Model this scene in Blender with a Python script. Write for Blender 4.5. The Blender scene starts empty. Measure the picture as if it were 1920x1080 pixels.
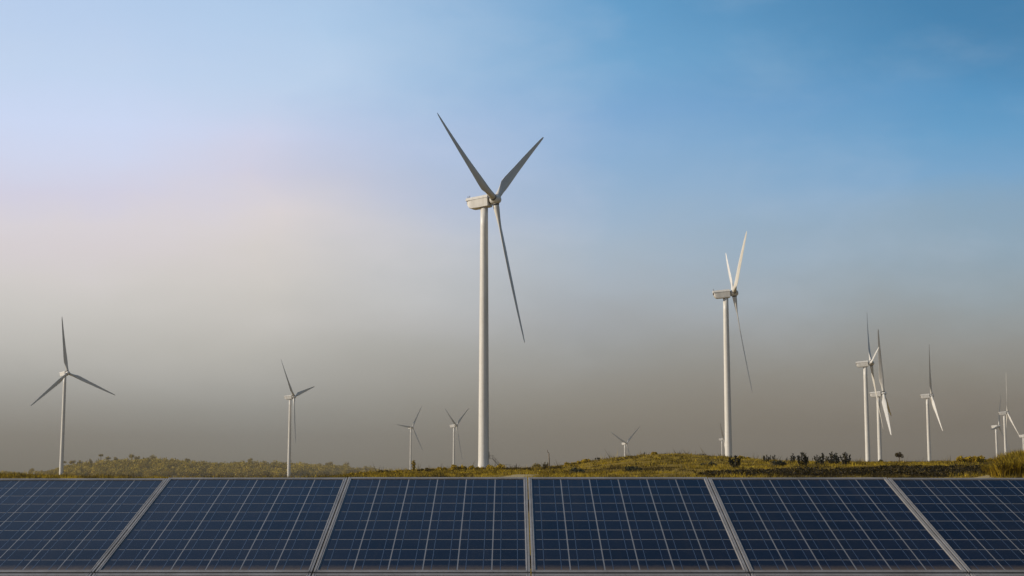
import bpy, math, random
import numpy as np
from mathutils import Matrix, Vector

scene = bpy.context.scene
col = scene.collection
rad = math.radians

# ------------------------------------------------------------------ camera
FPX = 2700.0                       # focal length in photo pixels (1920 wide)
ZC = 2.35                          # eye height
PITCH = math.atan(340 / FPX)
cam = bpy.data.cameras.new('camera')
cam.sensor_width = 36.0
cam.lens = FPX / 1920 * 36.0
cam.clip_start = 0.05
cam.clip_end = 30000
cam_o = bpy.data.objects.new('camera', cam)
cam_o.location = (0, 0, ZC)
cam_o.rotation_euler = (math.pi / 2 + PITCH, 0, 0)
col.objects.link(cam_o)
scene.camera = cam_o

# ------------------------------------------------------------------ light
SUN_BEHIND, SUN_EL = 8.0, 23.0    # sun to the left, a little behind the camera
_a = rad(SUN_BEHIND)
SUN_H = (-math.cos(_a), -math.sin(_a))            # horizontal direction towards the sun
SUN_DIR = Vector((SUN_H[0] * math.cos(rad(SUN_EL)), SUN_H[1] * math.cos(rad(SUN_EL)), math.sin(rad(SUN_EL))))
sun = bpy.data.lights.new('sun', 'SUN')
sun.energy = 5.0
sun.angle = rad(0.5)
sun.color = (1.0, 0.93, 0.82)
sun_o = bpy.data.objects.new('sun', sun)
sun_o.rotation_euler = SUN_DIR.to_track_quat('Z', 'Y').to_euler()
sun_o.location = (-60, -20, 60)
col.objects.link(sun_o)

vs = scene.view_settings
vs.view_transform = 'Standard'
vs.look = 'None'
vs.exposure = 0.0
vs.gamma = 1.0
vs.use_curve_mapping = False
try:
    scene.cycles.use_denoising = True
    scene.cycles.max_bounces = 6
except Exception:
    pass


def lin(c):
    out = []
    for v in c:
        v = v / 255.0
        out.append(v / 12.92 if v <= 0.04045 else ((v + 0.055) / 1.055) ** 2.4)
    return tuple(out)


# ------------------------------------------------------------------ world: Nishita sky under thin veil cloud and low dust
class NT:
    def __init__(self, tree):
        self.t = tree
        self.n = tree.nodes
        self.l = tree.links

    def new(self, kind, **kw):
        nd = self.n.new(kind)
        for k, v in kw.items():
            setattr(nd, k, v)
        return nd

    def put(self, sock, val):
        if hasattr(val, 'links') or isinstance(val, bpy.types.NodeSocket):
            self.l.new(val, sock)
        else:
            sock.default_value = val

    def math(self, op, a, b=None, c=None, clamp=False):
        nd = self.new('ShaderNodeMath', operation=op, use_clamp=clamp)
        self.put(nd.inputs[0], a)
        if b is not None:
            self.put(nd.inputs[1], b)
        if c is not None:
            self.put(nd.inputs[2], c)
        return nd.outputs[0]

    def rng(self, v, a, b, c=0.0, d=1.0, smooth=False):
        nd = self.new('ShaderNodeMapRange')
        nd.interpolation_type = 'SMOOTHSTEP' if smooth else 'LINEAR'
        self.put(nd.inputs['Value'], v)
        for nm, x in (('From Min', a), ('From Max', b), ('To Min', c), ('To Max', d)):
            self.put(nd.inputs[nm], x)
        return nd.outputs['Result']

    def mix(self, fac, a, b, blend='MIX'):
        nd = self.new('ShaderNodeMix', data_type='RGBA', blend_type=blend)
        self.put(nd.inputs[0], fac)
        for s, v in ((nd.inputs[6], a), (nd.inputs[7], b)):
            if isinstance(v, tuple):
                s.default_value = (v[0], v[1], v[2], 1.0)
            else:
                self.put(s, v)
        return nd.outputs[2]

    def noise(self, vec, scale, detail=4.0, rough=0.5, dist=0.0):
        nd = self.new('ShaderNodeTexNoise')
        if vec is not None:
            self.put(nd.inputs['Vector'], vec)
        nd.inputs['Scale'].default_value = scale
        nd.inputs['Detail'].default_value = detail
        nd.inputs['Roughness'].default_value = rough
        nd.inputs['Distortion'].default_value = dist
        return nd.outputs['Fac']


world = bpy.data.worlds.new('World')
scene.world = world
world.use_nodes = True
wt = NT(world.node_tree)
wt.n.clear()
tc = wt.new('ShaderNodeTexCoord')
nrm = wt.new('ShaderNodeVectorMath', operation='NORMALIZE')
wt.l.new(tc.outputs['Generated'], nrm.inputs[0])
D = nrm.outputs[0]
sep = wt.new('ShaderNodeSeparateXYZ')
wt.l.new(D, sep.inputs[0])
dx, dy, dz = sep.outputs
stretch = wt.new('ShaderNodeVectorMath', operation='MULTIPLY')
wt.l.new(D, stretch.inputs[0])
stretch.inputs[1].default_value = (1.0, 1.0, 2.3)
cl1 = wt.noise(stretch.outputs[0], 3.4, 6.0, 0.55, 0.15)
cl2 = wt.noise(stretch.outputs[0], 7.0, 6.0, 0.60, 0.15)
cl3 = wt.noise(stretch.outputs[0], 2.1, 3.0, 0.5, 0.2)
el = wt.math('MULTIPLY', wt.math('ARCSINE', dz), 180 / math.pi)
hl = wt.math('SQRT', wt.math('ADD', wt.math('ADD', wt.math('MULTIPLY', dx, dx), wt.math('MULTIPLY', dy, dy)), 1e-6))
tt = wt.math('DIVIDE', wt.math('ADD', wt.math('MULTIPLY', dx, SUN_H[0]), wt.math('MULTIPLY', dy, SUN_H[1])), hl)
lift = wt.rng(el, 1.5, 8.0, 0.1, 1.0)            # cloud texture fades out in the dust near the horizon
wob = wt.math('ADD', wt.math('MULTIPLY', wt.math('SUBTRACT', cl1, 0.5), 3.6), wt.math('MULTIPLY', wt.math('SUBTRACT', cl2, 0.5), 1.8))
el_w = wt.math('ADD', el, wt.math('MULTIPLY', wt.math('ADD', wob, 0.75), lift))
tt_w = wt.math('ADD', tt, wt.math('MULTIPLY', wt.math('ADD', wt.math('MULTIPLY', wt.math('SUBTRACT', cl3, 0.5), 0.24), wt.math('MULTIPLY', wt.math('SUBTRACT', cl2, 0.5), 0.10)), lift))
elpos = wt.math('MAXIMUM', el_w, 0.0)
fac = wt.math('ADD', wt.math('MULTIPLY', wt.math('MINIMUM', elpos, 25.0), 0.9 / 25.0),
              wt.math('MULTIPLY', wt.math('MAXIMUM', wt.math('SUBTRACT', elpos, 25.0), 0.0), 0.1 / 65.0))
SKYCOLS = {
    120: [(0, (188, 210, 240)), (80, (195, 215, 243)), (180, (207, 220, 248)), (260, (212, 219, 243)), (340, (216, 214, 232)), (400, (223, 217, 223)), (450, (222, 215, 218)),
          (500, (219, 214, 212)), (560, (212, 209, 205)), (640, (198, 196, 191)), (700, (180, 179, 174)), (760, (163, 161, 155)), (820, (145, 142, 134)), (875, (122, 119, 109))],
    480: [(0, (178, 206, 236)), (80, (188, 211, 239)), (150, (198, 213, 239)), (220, (208, 214, 238)), (300, (214, 212, 229)), (380, (224, 217, 219)), (450, (220, 214, 211)),
          (520, (213, 209, 204)), (580, (205, 202, 197)), (640, (194, 192, 186)), (700, (181, 180, 175)), (760, (161, 161, 156)), (820, (146, 146, 141)), (875, (127, 125, 115))],
    1160: [(0, (98, 157, 202)), (80, (110, 165, 208)), (160, (125, 170, 213)), (230, (139, 177, 214)), (300, (152, 182, 212)), (380, (164, 186, 208)), (450, (171, 187, 203)),
           (520, (173, 183, 193)), (580, (169, 174, 179)), (640, (160, 162, 161)), (700, (152, 150, 144)), (760, (142, 137, 127)), (820, (131, 124, 112)), (875, (117, 109, 97))],
    1800: [(0, (66, 130, 176)), (60, (70, 136, 183)), (140, (85, 149, 196)), (220, (100, 159, 203)), (300, (120, 167, 206)), (350, (134, 169, 198)), (420, (144, 170, 190)),
           (500, (150, 166, 176)), (560, (151, 159, 162)), (620, (149, 150, 147)), (680, (141, 138, 130)), (740, (130, 123, 113)), (800, (117, 109, 98)), (875, (103, 94, 82))],
}
HIGH = {120: ((160, 190, 228), (110, 146, 192), (46, 78, 122)), 480: ((140, 178, 219), (86, 128, 176), (38, 72, 116)),
        1160: ((76, 135, 182), (45, 98, 146), (28, 62, 104)), 1800: ((48, 108, 154), (30, 80, 126), (22, 54, 94))}
CP, SP = math.cos(PITCH), math.sin(PITCH)


def px_dir(px, py):
    a, b = (px - 960) / FPX, (540 - py) / FPX
    v = Vector((a, CP - b * SP, SP + b * CP))
    return v.normalized()


ramps, tcol = [], []
for px, stops in SKYCOLS.items():
    rp = wt.new('ShaderNodeValToRGB')
    els = rp.color_ramp.elements
    pts = []
    for y, c in stops:
        e = math.degrees(math.asin(px_dir(px, y).z))
        pts.append((max(0.0, e) / 25.0 * 0.9, lin(c)))
    pts.append((0.90, lin(HIGH[px][0])))
    pts.append((0.92, lin(HIGH[px][1])))
    pts.append((1.0, lin(HIGH[px][2])))
    pts.sort(key=lambda q: q[0])
    while len(els) < len(pts):
        els.new(0.5)
    for e_, (p_, c_) in zip(els, pts):
        e_.position = p_
        e_.color = (*c_, 1)
    wt.l.new(fac, rp.inputs['Fac'])
    ramps.append(rp.outputs['Color'])
    d_ = px_dir(px, 500)
    h_ = math.hypot(d_.x, d_.y)
    tcol.append((d_.x * SUN_H[0] + d_.y * SUN_H[1]) / h_)
veil = ramps[0]
for i in range(3):
    veil = wt.mix(wt.rng(tt_w, tcol[i], tcol[i + 1]), veil, ramps[i + 1])
# unseen sky beyond the right-hand side, deepened further to dim the shaded sides
veil = wt.mix(wt.rng(tt_w, tcol[3], -1.0, 0.0, 1.0), veil, wt.mix(1.0, ramps[3], (0.62, 0.62, 0.62), 'MULTIPLY'))
# thin brighter wisps inside the veil
wisp = wt.math('MULTIPLY', wt.math('MULTIPLY', wt.rng(cl2, 0.46, 0.72, 0.0, 1.0, True), lift), 0.07)
veil = wt.mix(wisp, veil, (0.72, 0.74, 0.80))
sky = wt.new('ShaderNodeTexSky')
sky.sky_type = 'NISHITA'
sky.sun_disc = False
sky.sun_elevation = rad(SUN_EL)
sky.sun_rotation = math.atan2(SUN_H[0], SUN_H[1])
sky.air_density = 1.0
sky.dust_density = 2.0
sky.ozone_density = 1.5
SKY_STRENGTH = 0.1
vm = wt.new('ShaderNodeVectorMath', operation='SCALE')
wt.l.new(veil, vm.inputs[0])
vm.inputs['Scale'].default_value = 1.05 / SKY_STRENGTH
clear = wt.rng(el, 14.0, 70.0, 0.02, 0.15, True)
final = wt.mix(clear, vm.outputs[0], sky.outputs['Color'])
bg = wt.new('ShaderNodeBackground')
wt.l.new(final, bg.inputs['Color'])
bg.inputs['Strength'].default_value = SKY_STRENGTH
wo = wt.new('ShaderNodeOutputWorld')
wt.l.new(bg.outputs[0], wo.inputs['Surface'])


# ------------------------------------------------------------------ helpers
def at(px, py, Y):
    """The point at ground distance Y that the photograph shows at pixel px, py."""
    a, b = (px - 960) / FPX, (540 - py) / FPX
    v = Vector((a, CP - b * SP, SP + b * CP))
    v *= Y / v.y
    return Vector((v.x, v.y, v.z + ZC))


def setp(o, label=None, cat=None, group=None, kind=None):
    if label:
        o['label'] = label
    if cat:
        o['category'] = cat
    if group:
        o['group'] = group
    if kind:
        o['kind'] = kind
    return o


def empty(name, loc, rz=0.0):
    o = bpy.data.objects.new(name, None)
    o.empty_display_size = 0.3
    o.location = loc
    o.rotation_euler = (0, 0, rz)
    col.objects.link(o)
    return o


def link(name, me, parent=None, mat=None, loc=None, mw=None):
    o = bpy.data.objects.new(name, me)
    if mat is not None and not me.materials:
        me.materials.append(mat)
    if mw is not None:
        o.matrix_local = mw
    elif loc is not None:
        o.location = loc
    if parent is not None:
        o.parent = parent
    col.objects.link(o)
    return o


def copy_tree(o, parent=None):
    c = o.copy()
    col.objects.link(c)
    if parent is not None:
        c.parent = parent
    for ch in o.children:
        copy_tree(ch, c)
    return c


class MB:
    """Collects verts and faces for one mesh."""
    def __init__(self):
        self.v, self.f, self.s = [], [], []

    def add(self, verts, faces, smooth=False):
        b = len(self.v)
        self.v += [tuple(x) for x in verts]
        for q in faces:
            self.f.append(tuple(b + i for i in q))
            self.s.append(smooth)

    def box(self, x0, x1, y0, y1, z0, z1, M=None):
        vs_ = [Vector(p) for p in ((x0, y0, z0), (x1, y0, z0), (x1, y1, z0), (x0, y1, z0), (x0, y0, z1), (x1, y0, z1), (x1, y1, z1), (x0, y1, z1))]
        if M is not None:
            vs_ = [M @ p for p in vs_]
        self.add(vs_, [(3, 2, 1, 0), (4, 5, 6, 7), (0, 1, 5, 4), (1, 2, 6, 5), (2, 3, 7, 6), (3, 0, 4, 7)])

    def rings(self, rings, cap0=True, cap1=True, smooth=True):
        n = len(rings[0])
        vs_ = [p for r in rings for p in r]
        fs = []
        for i in range(len(rings) - 1):
            for k in range(n):
                a = i * n + k
                b = i * n + (k + 1) % n
                fs.append((a, b, b + n, a + n))
        b0 = len(self.v)
        self.add(vs_, fs, smooth)
        if cap0:
            self.f.append(tuple(b0 + i for i in reversed(range(n))))
            self.s.append(False)
        if cap1:
            o_ = b0 + (len(rings) - 1) * n
            self.f.append(tuple(o_ + i for i in range(n)))
            self.s.append(False)

    def tube(self, pts, rs, n=8, smooth=True):
        pts = [Vector(p) for p in pts]
        rg = []
        for i, p in enumerate(pts):
            t = (pts[min(i + 1, len(pts) - 1)] - pts[max(i - 1, 0)]).normalized()
            u = t.cross(Vector((0.31, 0.17, 0.93)))
            if u.length < 1e-3:
                u = t.cross(Vector((1, 0, 0)))
            u.normalize()
            w = t.cross(u)
            r = rs[i] if hasattr(rs, '__len__') else rs
            rg.append([p + u * (r * math.cos(2 * math.pi * k / n)) + w * (r * math.sin(2 * math.pi * k / n)) for k in range(n)])
        self.rings(rg, smooth=smooth)

    def mesh(self, name):
        me = bpy.data.meshes.new(name)
        me.from_pydata(self.v, [], self.f)
        me.polygons.foreach_set('use_smooth', self.s)
        me.update()
        return me


def np_mesh(name, V, Fa, tint=None, smooth=False):
    """V: n x 3, Fa: m x k faces, tint: n x 3 per point colour of the leaf or blade itself."""
    me = bpy.data.meshes.new(name)
    V = np.asarray(V, np.float32)
    Fa = np.asarray(Fa, np.int32)
    m, k = Fa.shape
    me.vertices.add(len(V))
    me.vertices.foreach_set('co', V.ravel())
    me.loops.add(m * k)
    me.loops.foreach_set('vertex_index', Fa.ravel())
    me.polygons.add(m)
    me.polygons.foreach_set('loop_start', np.arange(0, m * k, k, dtype=np.int32))
    if smooth:
        me.polygons.foreach_set('use_smooth', np.ones(m, bool))
    me.update(calc_edges=True)
    if tint is not None:
        at_ = me.attributes.new('tint', 'FLOAT_COLOR', 'POINT')
        c = np.ones((len(V), 4), np.float32)
        c[:, :3] = tint
        at_.data.foreach_set('color', c.ravel())
    return me


# ------------------------------------------------------------------ materials
def material(name):
    m = bpy.data.materials.new(name)
    m.use_nodes = True
    t = NT(m.node_tree)
    b = m.node_tree.nodes.get('Principled BSDF')
    return m, t, b


def pos(t):
    return t.new('ShaderNodeNewGeometry').outputs['Position']


def objco(t):
    return t.new('ShaderNodeTexCoord').outputs['Object']


def mat_paint():
    m, t, b = material('turbine_paint')
    c = objco(t)
    mp = t.new('ShaderNodeMapping')
    t.l.new(c, mp.inputs['Vector'])
    mp.inputs['Scale'].default_value = (1.6, 1.6, 0.06)
    n1 = t.noise(mp.outputs[0], 1.3, 5.0, 0.6)
    n2 = t.noise(c, 0.7, 4.0, 0.6)
    cc = t.mix(t.rng(n1, 0.42, 0.74), (0.62, 0.57, 0.49), (0.48, 0.425, 0.345))
    cc = t.mix(t.rng(n2, 0.5, 0.85, 0, 0.35), cc, (0.40, 0.345, 0.265))
    t.l.new(cc, b.inputs['Base Color'])
    b.inputs['Roughness'].default_value = 0.42
    b.inputs['Specular IOR Level'].default_value = 0.35
    return m


def mat_flat(name, colr, rough=0.6, metal=0.0, var=0.25, scale=6.0):
    m, t, b = material(name)
    n = t.noise(objco(t), scale, 5.0, 0.6)
    dark = tuple(x * (1 - var) for x in colr)
    lite = tuple(min(1, x * (1 + var)) for x in colr)
    t.l.new(t.mix(t.rng(n, 0.3, 0.7), dark, lite), b.inputs['Base Color'])
    b.inputs['Roughness'].default_value = rough
    b.inputs['Metallic'].default_value = metal
    return m


def mat_leaf(name, trans=0.35, rough=0.65):
    m, t, b = material(name)
    a = t.new('ShaderNodeAttribute', attribute_name='tint')
    t.l.new(a.outputs['Color'], b.inputs['Base Color'])
    b.inputs['Roughness'].default_value = rough
    b.inputs['Specular IOR Level'].default_value = 0.2
    tr = t.new('ShaderNodeBsdfTranslucent')
    t.l.new(a.outputs['Color'], tr.inputs['Color'])
    mx = t.new('ShaderNodeMixShader')
    mx.inputs[0].default_value = trans
    t.l.new(b.outputs[0], mx.inputs[1])
    t.l.new(tr.outputs[0], mx.inputs[2])
    out = [n for n in t.n if n.type == 'OUTPUT_MATERIAL'][0]
    t.l.new(mx.outputs[0], out.inputs['Surface'])
    return m


def mat_ground():
    m, t, b = material('dry_grassland')
    p = pos(t)
    n1 = t.noise(p, 0.045, 6.0, 0.6, 0.4)
    n2 = t.noise(p, 0.6, 6.0, 0.65)
    n3 = t.noise(p, 6.0, 5.0, 0.7)
    c = t.mix(t.rng(n1, 0.38, 0.62), (0.19, 0.116, 0.010), (0.28, 0.176, 0.014))
    c = t.mix(t.rng(n2, 0.45, 0.72, 0, 0.8), c, (0.045, 0.031, 0.008))
    c = t.mix(t.rng(n3, 0.5, 0.8, 0, 0.6), c, (0.28, 0.18, 0.03))
    t.l.new(c, b.inputs['Base Color'])
    b.inputs['Roughness'].default_value = 0.95
    b.inputs['Specular IOR Level'].default_value = 0.1
    bp = t.new('ShaderNodeBump')
    bp.inputs['Strength'].default_value = 0.6
    bp.inputs['Distance'].default_value = 0.15
    t.l.new(n3, bp.inputs['Height'])
    t.l.new(bp.outputs[0], b.inputs['Normal'])
    return m


def mat_path():
    m, t, b = material('pale_dirt')
    p = pos(t)
    n = t.noise(p, 1.2, 6.0, 0.65)
    n3 = t.noise(p, 9.0, 5.0, 0.7)
    c = t.mix(t.rng(n, 0.35, 0.7), (0.34, 0.245, 0.085), (0.23, 0.155, 0.04))
    c = t.mix(t.rng(n3, 0.55, 0.8, 0, 0.5), c, (0.15, 0.10, 0.03))
    t.l.new(c, b.inputs['Base Color'])
    b.inputs['Roughness'].default_value = 0.95
    return m


def mat_cell(dusty=False):
    m, t, b = material('silicon_cell_dusty' if dusty else 'silicon_cell')
    p = pos(t)
    info = t.new('ShaderNodeObjectInfo')
    vo = t.new('ShaderNodeTexVoronoi')
    t.l.new(p, vo.inputs['Vector'])
    vo.inputs['Scale'].default_value = 60.0
    hsv = t.new('ShaderNodeSeparateColor')
    t.l.new(vo.outputs['Color'], hsv.inputs[0])
    v = t.math('ADD', t.math('MULTIPLY', hsv.outputs[0], 0.35), t.math('MULTIPLY', info.outputs['Random'], 0.65))
    c = t.mix(v, (0.0022, 0.0045, 0.011), (0.0072, 0.0105, 0.021))
    # panel to panel tint, then a thin film of dust with rain streaks down the slope
    pn = t.noise(p, 0.8, 2.0, 0.5)
    c = t.mix(t.rng(pn, 0.35, 0.65, 0.0, 0.45), c, (0.0085, 0.0075, 0.0095))
    mp = t.new('ShaderNodeMapping')
    t.l.new(p, mp.inputs['Vector'])
    mp.inputs['Scale'].default_value = (14.0, 0.8, 0.8)
    strk = t.rng(t.noise(mp.outputs[0], 2.0, 4.0, 0.6), 0.5, 0.8, 0.0, 0.022, True)
    dn = t.noise(p, 2.3, 6.0, 0.65)
    dn2 = t.noise(p, 40.0, 4.0, 0.7)
    df = t.math('ADD', strk, t.math('MULTIPLY', t.rng(dn, 0.35, 0.75, 0.004, 0.026), t.rng(dn2, 0.3, 0.7, 0.6, 1.3)))
    if dusty:
        g = t.new('ShaderNodeTexCoord').outputs['Generated']
        s = t.new('ShaderNodeSeparateXYZ')
        t.l.new(g, s.inputs[0])
        edge = t.rng(t.math('ADD', s.outputs[1], t.math('MULTIPLY', t.math('SUBTRACT', dn2, 0.5), 0.35)), 0.0, 0.55, 0.33, 0.0)
        df = t.math('ADD', df, edge)
    c = t.mix(df, c, (0.26, 0.175, 0.09))
    t.l.new(c, b.inputs['Base Color'])
    b.inputs['Roughness'].default_value = 0.35
    b.inputs['Specular IOR Level'].default_value = 0.0
    b.inputs['Coat Weight'].default_value = 1.0
    b.inputs['Coat IOR'].default_value = 1.15
    t.l.new(t.rng(dn, 0.3, 0.7, 0.06, 0.22), b.inputs['Coat Roughness'])
    return m


def mat_glassed(name, colr, rough, metal=0.0):
    m, t, b = material(name)
    p = pos(t)
    dn = t.noise(p, 3.0, 5.0, 0.65)
    c = t.mix(t.rng(dn, 0.35, 0.75, 0.0, 0.4), colr, tuple(x * 0.6 for x in colr))
    t.l.new(c, b.inputs['Base Color'])
    b.inputs['Roughness'].default_value = rough
    b.inputs['Metallic'].default_value = metal
    b.inputs['Coat Weight'].default_value = 1.0
    b.inputs['Coat IOR'].default_value = 1.15
    b.inputs['Specular IOR Level'].default_value = 0.1
    b.inputs['Coat Roughness'].default_value = 0.08
    return m


def mat_alu():
    m, t, b = material('anodised_aluminium')
    p = pos(t)
    n = t.noise(p, 5.0, 6.0, 0.65)
    n2 = t.noise(p, 60.0, 3.0, 0.6)
    c = t.mix(t.rng(n, 0.35, 0.7), (0.30, 0.268, 0.235), (0.205, 0.175, 0.14))
    c = t.mix(t.rng(n2, 0.55, 0.8, 0, 0.5), c, (0.11, 0.08, 0.055))
    t.l.new(c, b.inputs['Base Color'])
    b.inputs['Metallic'].default_value = 0.25
    b.inputs['Roughness'].default_value = 0.5
    return m


M_PAINT = mat_paint()
M_DARK = mat_flat('dark_seal', (0.03, 0.028, 0.026), 0.7)
M_STEEL = mat_flat('galvanised_steel', (0.30, 0.29, 0.27), 0.5, 0.5)
M_RUST = mat_flat('brown_steel', (0.10, 0.065, 0.04), 0.6, 0.2)
M_BARK = mat_flat('bark', (0.085, 0.055, 0.03), 0.9, 0.0, 0.4, 20.0)
M_WOOD = mat_flat('weathered_wood', (0.14, 0.10, 0.06), 0.85, 0.0, 0.35, 12.0)
M_CONC = mat_flat('concrete', (0.33, 0.31, 0.27), 0.9, 0.0, 0.2, 2.0)
M_LEAF = mat_leaf('foliage', 0.30)
M_GRASS = mat_leaf('dry_grass', 0.40, 0.75)
M_GROUND = mat_ground()
M_PATH = mat_path()
M_CELL = mat_cell()
M_CELLD = mat_cell(True)
M_BACK = mat_glassed('laminate_backsheet', (0.19, 0.175, 0.16), 0.6)
M_BUS = mat_glassed('cell_busbar', (0.045, 0.058, 0.085), 0.5, 0.0)
M_ALU = mat_alu()

# ------------------------------------------------------------------ turbine stations (fitted): hub pixel, distance, yaw, rotor phase
TURB = [
    ('A', 928.2, 374.6, 437, 65.1, 53.2, 'tallest white wind turbine, with steel stairs at the foot of its tower'),
    ('B', 1376.1, 549.6, 639, 87.9, 57.8, 'second tallest white wind turbine, standing behind the dark bush beside the low hill'),
    ('C', 1633.3, 681.0, 903, 78.9, 38.3, 'wider-towered wind turbine of the close pair whose rotors overlap above the field'),
    ('D', 1656.6, 737.9, 997, 73.8, 110.2, 'farther wind turbine of the close pair, two of its blades hanging together'),
    ('E', 1746.8, 741.8, 1242, 77.1, 106.1, 'lone slim wind turbine between the small round tree and the golden tussocks'),
    ('F', 1889.3, 774.1, 1598, 80.9, 111.8, 'tallest of the three far turbines clustered behind the tall dry grass'),
    ('G', 1872.9, 799.3, 1819, 54.3, 22.6, 'shorter far turbine directly beside the clustered tallest one, one blade upright'),
    ('H', 1924, 817, 1950, 60, 94, 'far turbine at the picture edge behind the tall dry grass, rotor cut off'),
    ('I', 126.9, 699.3, 1142, 50.1, 111.8, 'wind turbine facing the viewer with three wide spread blades, before the wooded hill'),
    ('J', 551.5, 743.9, 1320, 75.5, 75.3, 'slim wind turbine rising in front of the wood, one blade hanging along its tower'),
    ('K', 773.6, 801.2, 2436, 54.2, 34.3, 'small far wind turbine with one blade level, near the end of the wood'),
    ('L', 856.2, 798, 1890, 68.1, 57.6, 'small far wind turbine with two raised blades beside the tallest turbine\'s tower'),
    ('M', 1175, 831.3, 2320, 47.5, 51.7, 'tiny far wind turbine half hidden behind the crest of the grassy hill'),
    ('N', 1357.5, 823.5, 2600, 69.9, 71.6, 'tiny far wind turbine peeping out beside the second tallest turbine\'s tower'),
]
HUB_H, OVER = 82.8, 3.7
stations = []
for k, px, py, Dd, yaw, ph, lab in TURB:
    H = at(px, py, Dd)
    y_ = rad(yaw)
    stations.append((k, Vector((H.x - OVER * math.sin(y_), H.y + OVER * math.cos(y_), H.z - HUB_H)), y_, rad(ph), lab))

# ------------------------------------------------------------------ terrain
NU = [-400, 0, 130, 300, 560, 650, 700, 800, 900, 1000, 1060, 1110, 1160, 1230, 1290, 1360, 1430, 1500, 1600, 1700, 1780, 1850, 1920, 2300]
ND = [58, 66, 72, 90, 120, 160]
NY = [
    (898, 896, 895, 893, 890, 888), (898, 896, 895, 893, 891, 889), (899, 898, 897.5, 896, 895, 894), (900, 900, 900, 900, 900, 901),
    (900, 900, 900, 900, 900, 900), (899, 898, 897, 896, 895, 893), (899, 897, 895, 892, 889, 886), (898, 896, 893, 889, 885, 881),
    (898, 896, 893, 888, 883, 879), (898, 896, 893, 889, 884, 879), (898, 895, 892, 887, 880, 873), (898, 895, 891, 884, 873, 864),
    (898, 895, 890, 880, 866, 858), (898, 895, 889, 876, 860, 851), (898, 895, 888, 876, 861, 852), (898, 894, 886, 877, 866, 857.5),
    (898, 893, 884, 877, 869, 863), (898, 893, 883, 876, 870, 866), (898, 893, 882, 874, 869.5, 867), (898, 893, 882, 873, 869.5, 867.5),
    (898, 892, 882, 873, 868.5, 866), (898, 891, 881, 873, 868, 865), (897, 886, 877, 869, 865, 862), (897, 886, 877, 869, 865, 862)]
NU = np.array(NU, float)
NYa = np.array(NY, float)
NDl = np.log(np.array(ND, float))

WX = np.array([-400, 0, 17, 36, 50, 66, 80, 105, 125, 140, 170, 195, 215, 245, 270, 300, 330, 360, 380, 400, 420, 438, 456, 476, 495, 518, 545, 564, 580, 609, 640, 670, 700, 717, 730, 750, 790, 830, 860], float)
WY = np.array([878, 877, 876, 883, 881, 879, 880, 878, 869, 865, 862, 858, 857, 855, 853, 854, 857, 859, 862, 862, 863, 865, 860, 859, 859, 859, 860, 861, 864, 862, 863, 864, 864.5, 866, 867, 869.5, 873, 875, 876], float)


def wood_dist(u):
    return np.interp(u, [-400, 100, 118, 520, 640, 760, 900], [1500, 1500, 1420, 1560, 1900, 2700, 2800])


far_pts = []
for k, b, *_ in stations:
    far_pts.append((960 + FPX * b.x / b.y, b.y, b.z))
for u in np.arange(-300, 870, 45.0):
    dW = float(wood_dist(u))
    top = float(np.interp(u, WX, WY))
    far_pts.append((u, dW - 120, min(ZC - 15 * dW / FPX, ZC - (894 - 880) * dW / FPX)))
    far_pts.append((u, dW + 170, ZC - (top + 17 - 880) * dW / FPX))
    far_pts.append((u, dW + 900, -25.0))
for u, d, z in [(-200, 500, -0.5), (60, 500, -0.5), (60, 900, -2.5), (300, 600, -1.5), (560, 600, -2.0), (700, 600, -1.5), (1100, 700, -3), (1300, 400, 1.0), (1500, 400, 0.5),
                (1700, 450, -1.0), (1900, 500, -2.0), (2200, 500, -2), (2200, 1500, -25), (1500, 3500, -30), (700, 4500, -30), (0, 4500, -30), (2000, 4500, -30), (1200, 6000, -30)]:
    far_pts.append((u, d, z))
FP = np.array(far_pts)
FPc = np.stack([FP[:, 0] / 90.0, 9.0 * np.log(FP[:, 1])], 1)


def sm(x, a, b):
    t = np.clip((x - a) / (b - a), 0, 1)
    return t * t * (3 - 2 * t)


def wave(x, y):
    return (np.sin(x * 0.31 + 1.3 * np.sin(y * 0.11)) * np.sin(y * 0.27 + 0.7) + 0.6 * np.sin(x * 0.77 + y * 0.43 + 2.0) + 0.4 * np.sin(x * 1.7 - y * 1.1))


def height(X, Y):
    X = np.asarray(X, float)
    Y = np.asarray(Y, float)
    r = np.hypot(X, Y)
    az = np.clip(np.arctan2(X, Y), rad(-27), rad(26))
    u = np.clip(960 + FPX * np.tan(az), -399, 2299)
    d = np.maximum(r * np.cos(az), 0.1)
    near = np.zeros_like(d)
    dl = np.log(np.clip(d, 58, 160))
    ysum = np.zeros_like(d)
    for off in (-24, 0, 24):
        rows = np.stack([np.interp(u + off, NU, NYa[:, j]) for j in range(len(ND))], -1)
        j = np.clip(np.searchsorted(NDl, dl, side='right') - 1, 0, len(ND) - 2)
        t = (dl - NDl[j]) / (NDl[j + 1] - NDl[j])
        ysum = ysum + np.take_along_axis(rows, j[..., None], -1)[..., 0] * (1 - t) + np.take_along_axis(rows, (j + 1)[..., None], -1)[..., 0] * t
    yy = ysum / 3.0
    dd = np.clip(d, 58, 160)
    near = ZC - (yy - 880) * dd / FPX
    near = near * sm(d, 13, 58) + 0.035 * wave(X, Y) * sm(d, 14, 70)
    # far land: smooth blend through the known footings
    far = np.zeros_like(d)
    q = np.stack([u / 90.0, 9.0 * np.log(np.maximum(d, 100))], -1).reshape(-1, 2)
    out = np.empty(len(q))
    for s in range(0, len(q), 20000):
        dd2 = ((q[s:s + 20000, None, :] - FPc[None]) ** 2).sum(-1) + 0.15
        w = 1.0 / dd2 ** 2
        out[s:s + 20000] = (w * FP[:, 2]).sum(1) / w.sum(1)
    far = out.reshape(d.shape)
    s = sm(d, 168, 330)
    return near * (1 - s) + far * s


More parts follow.
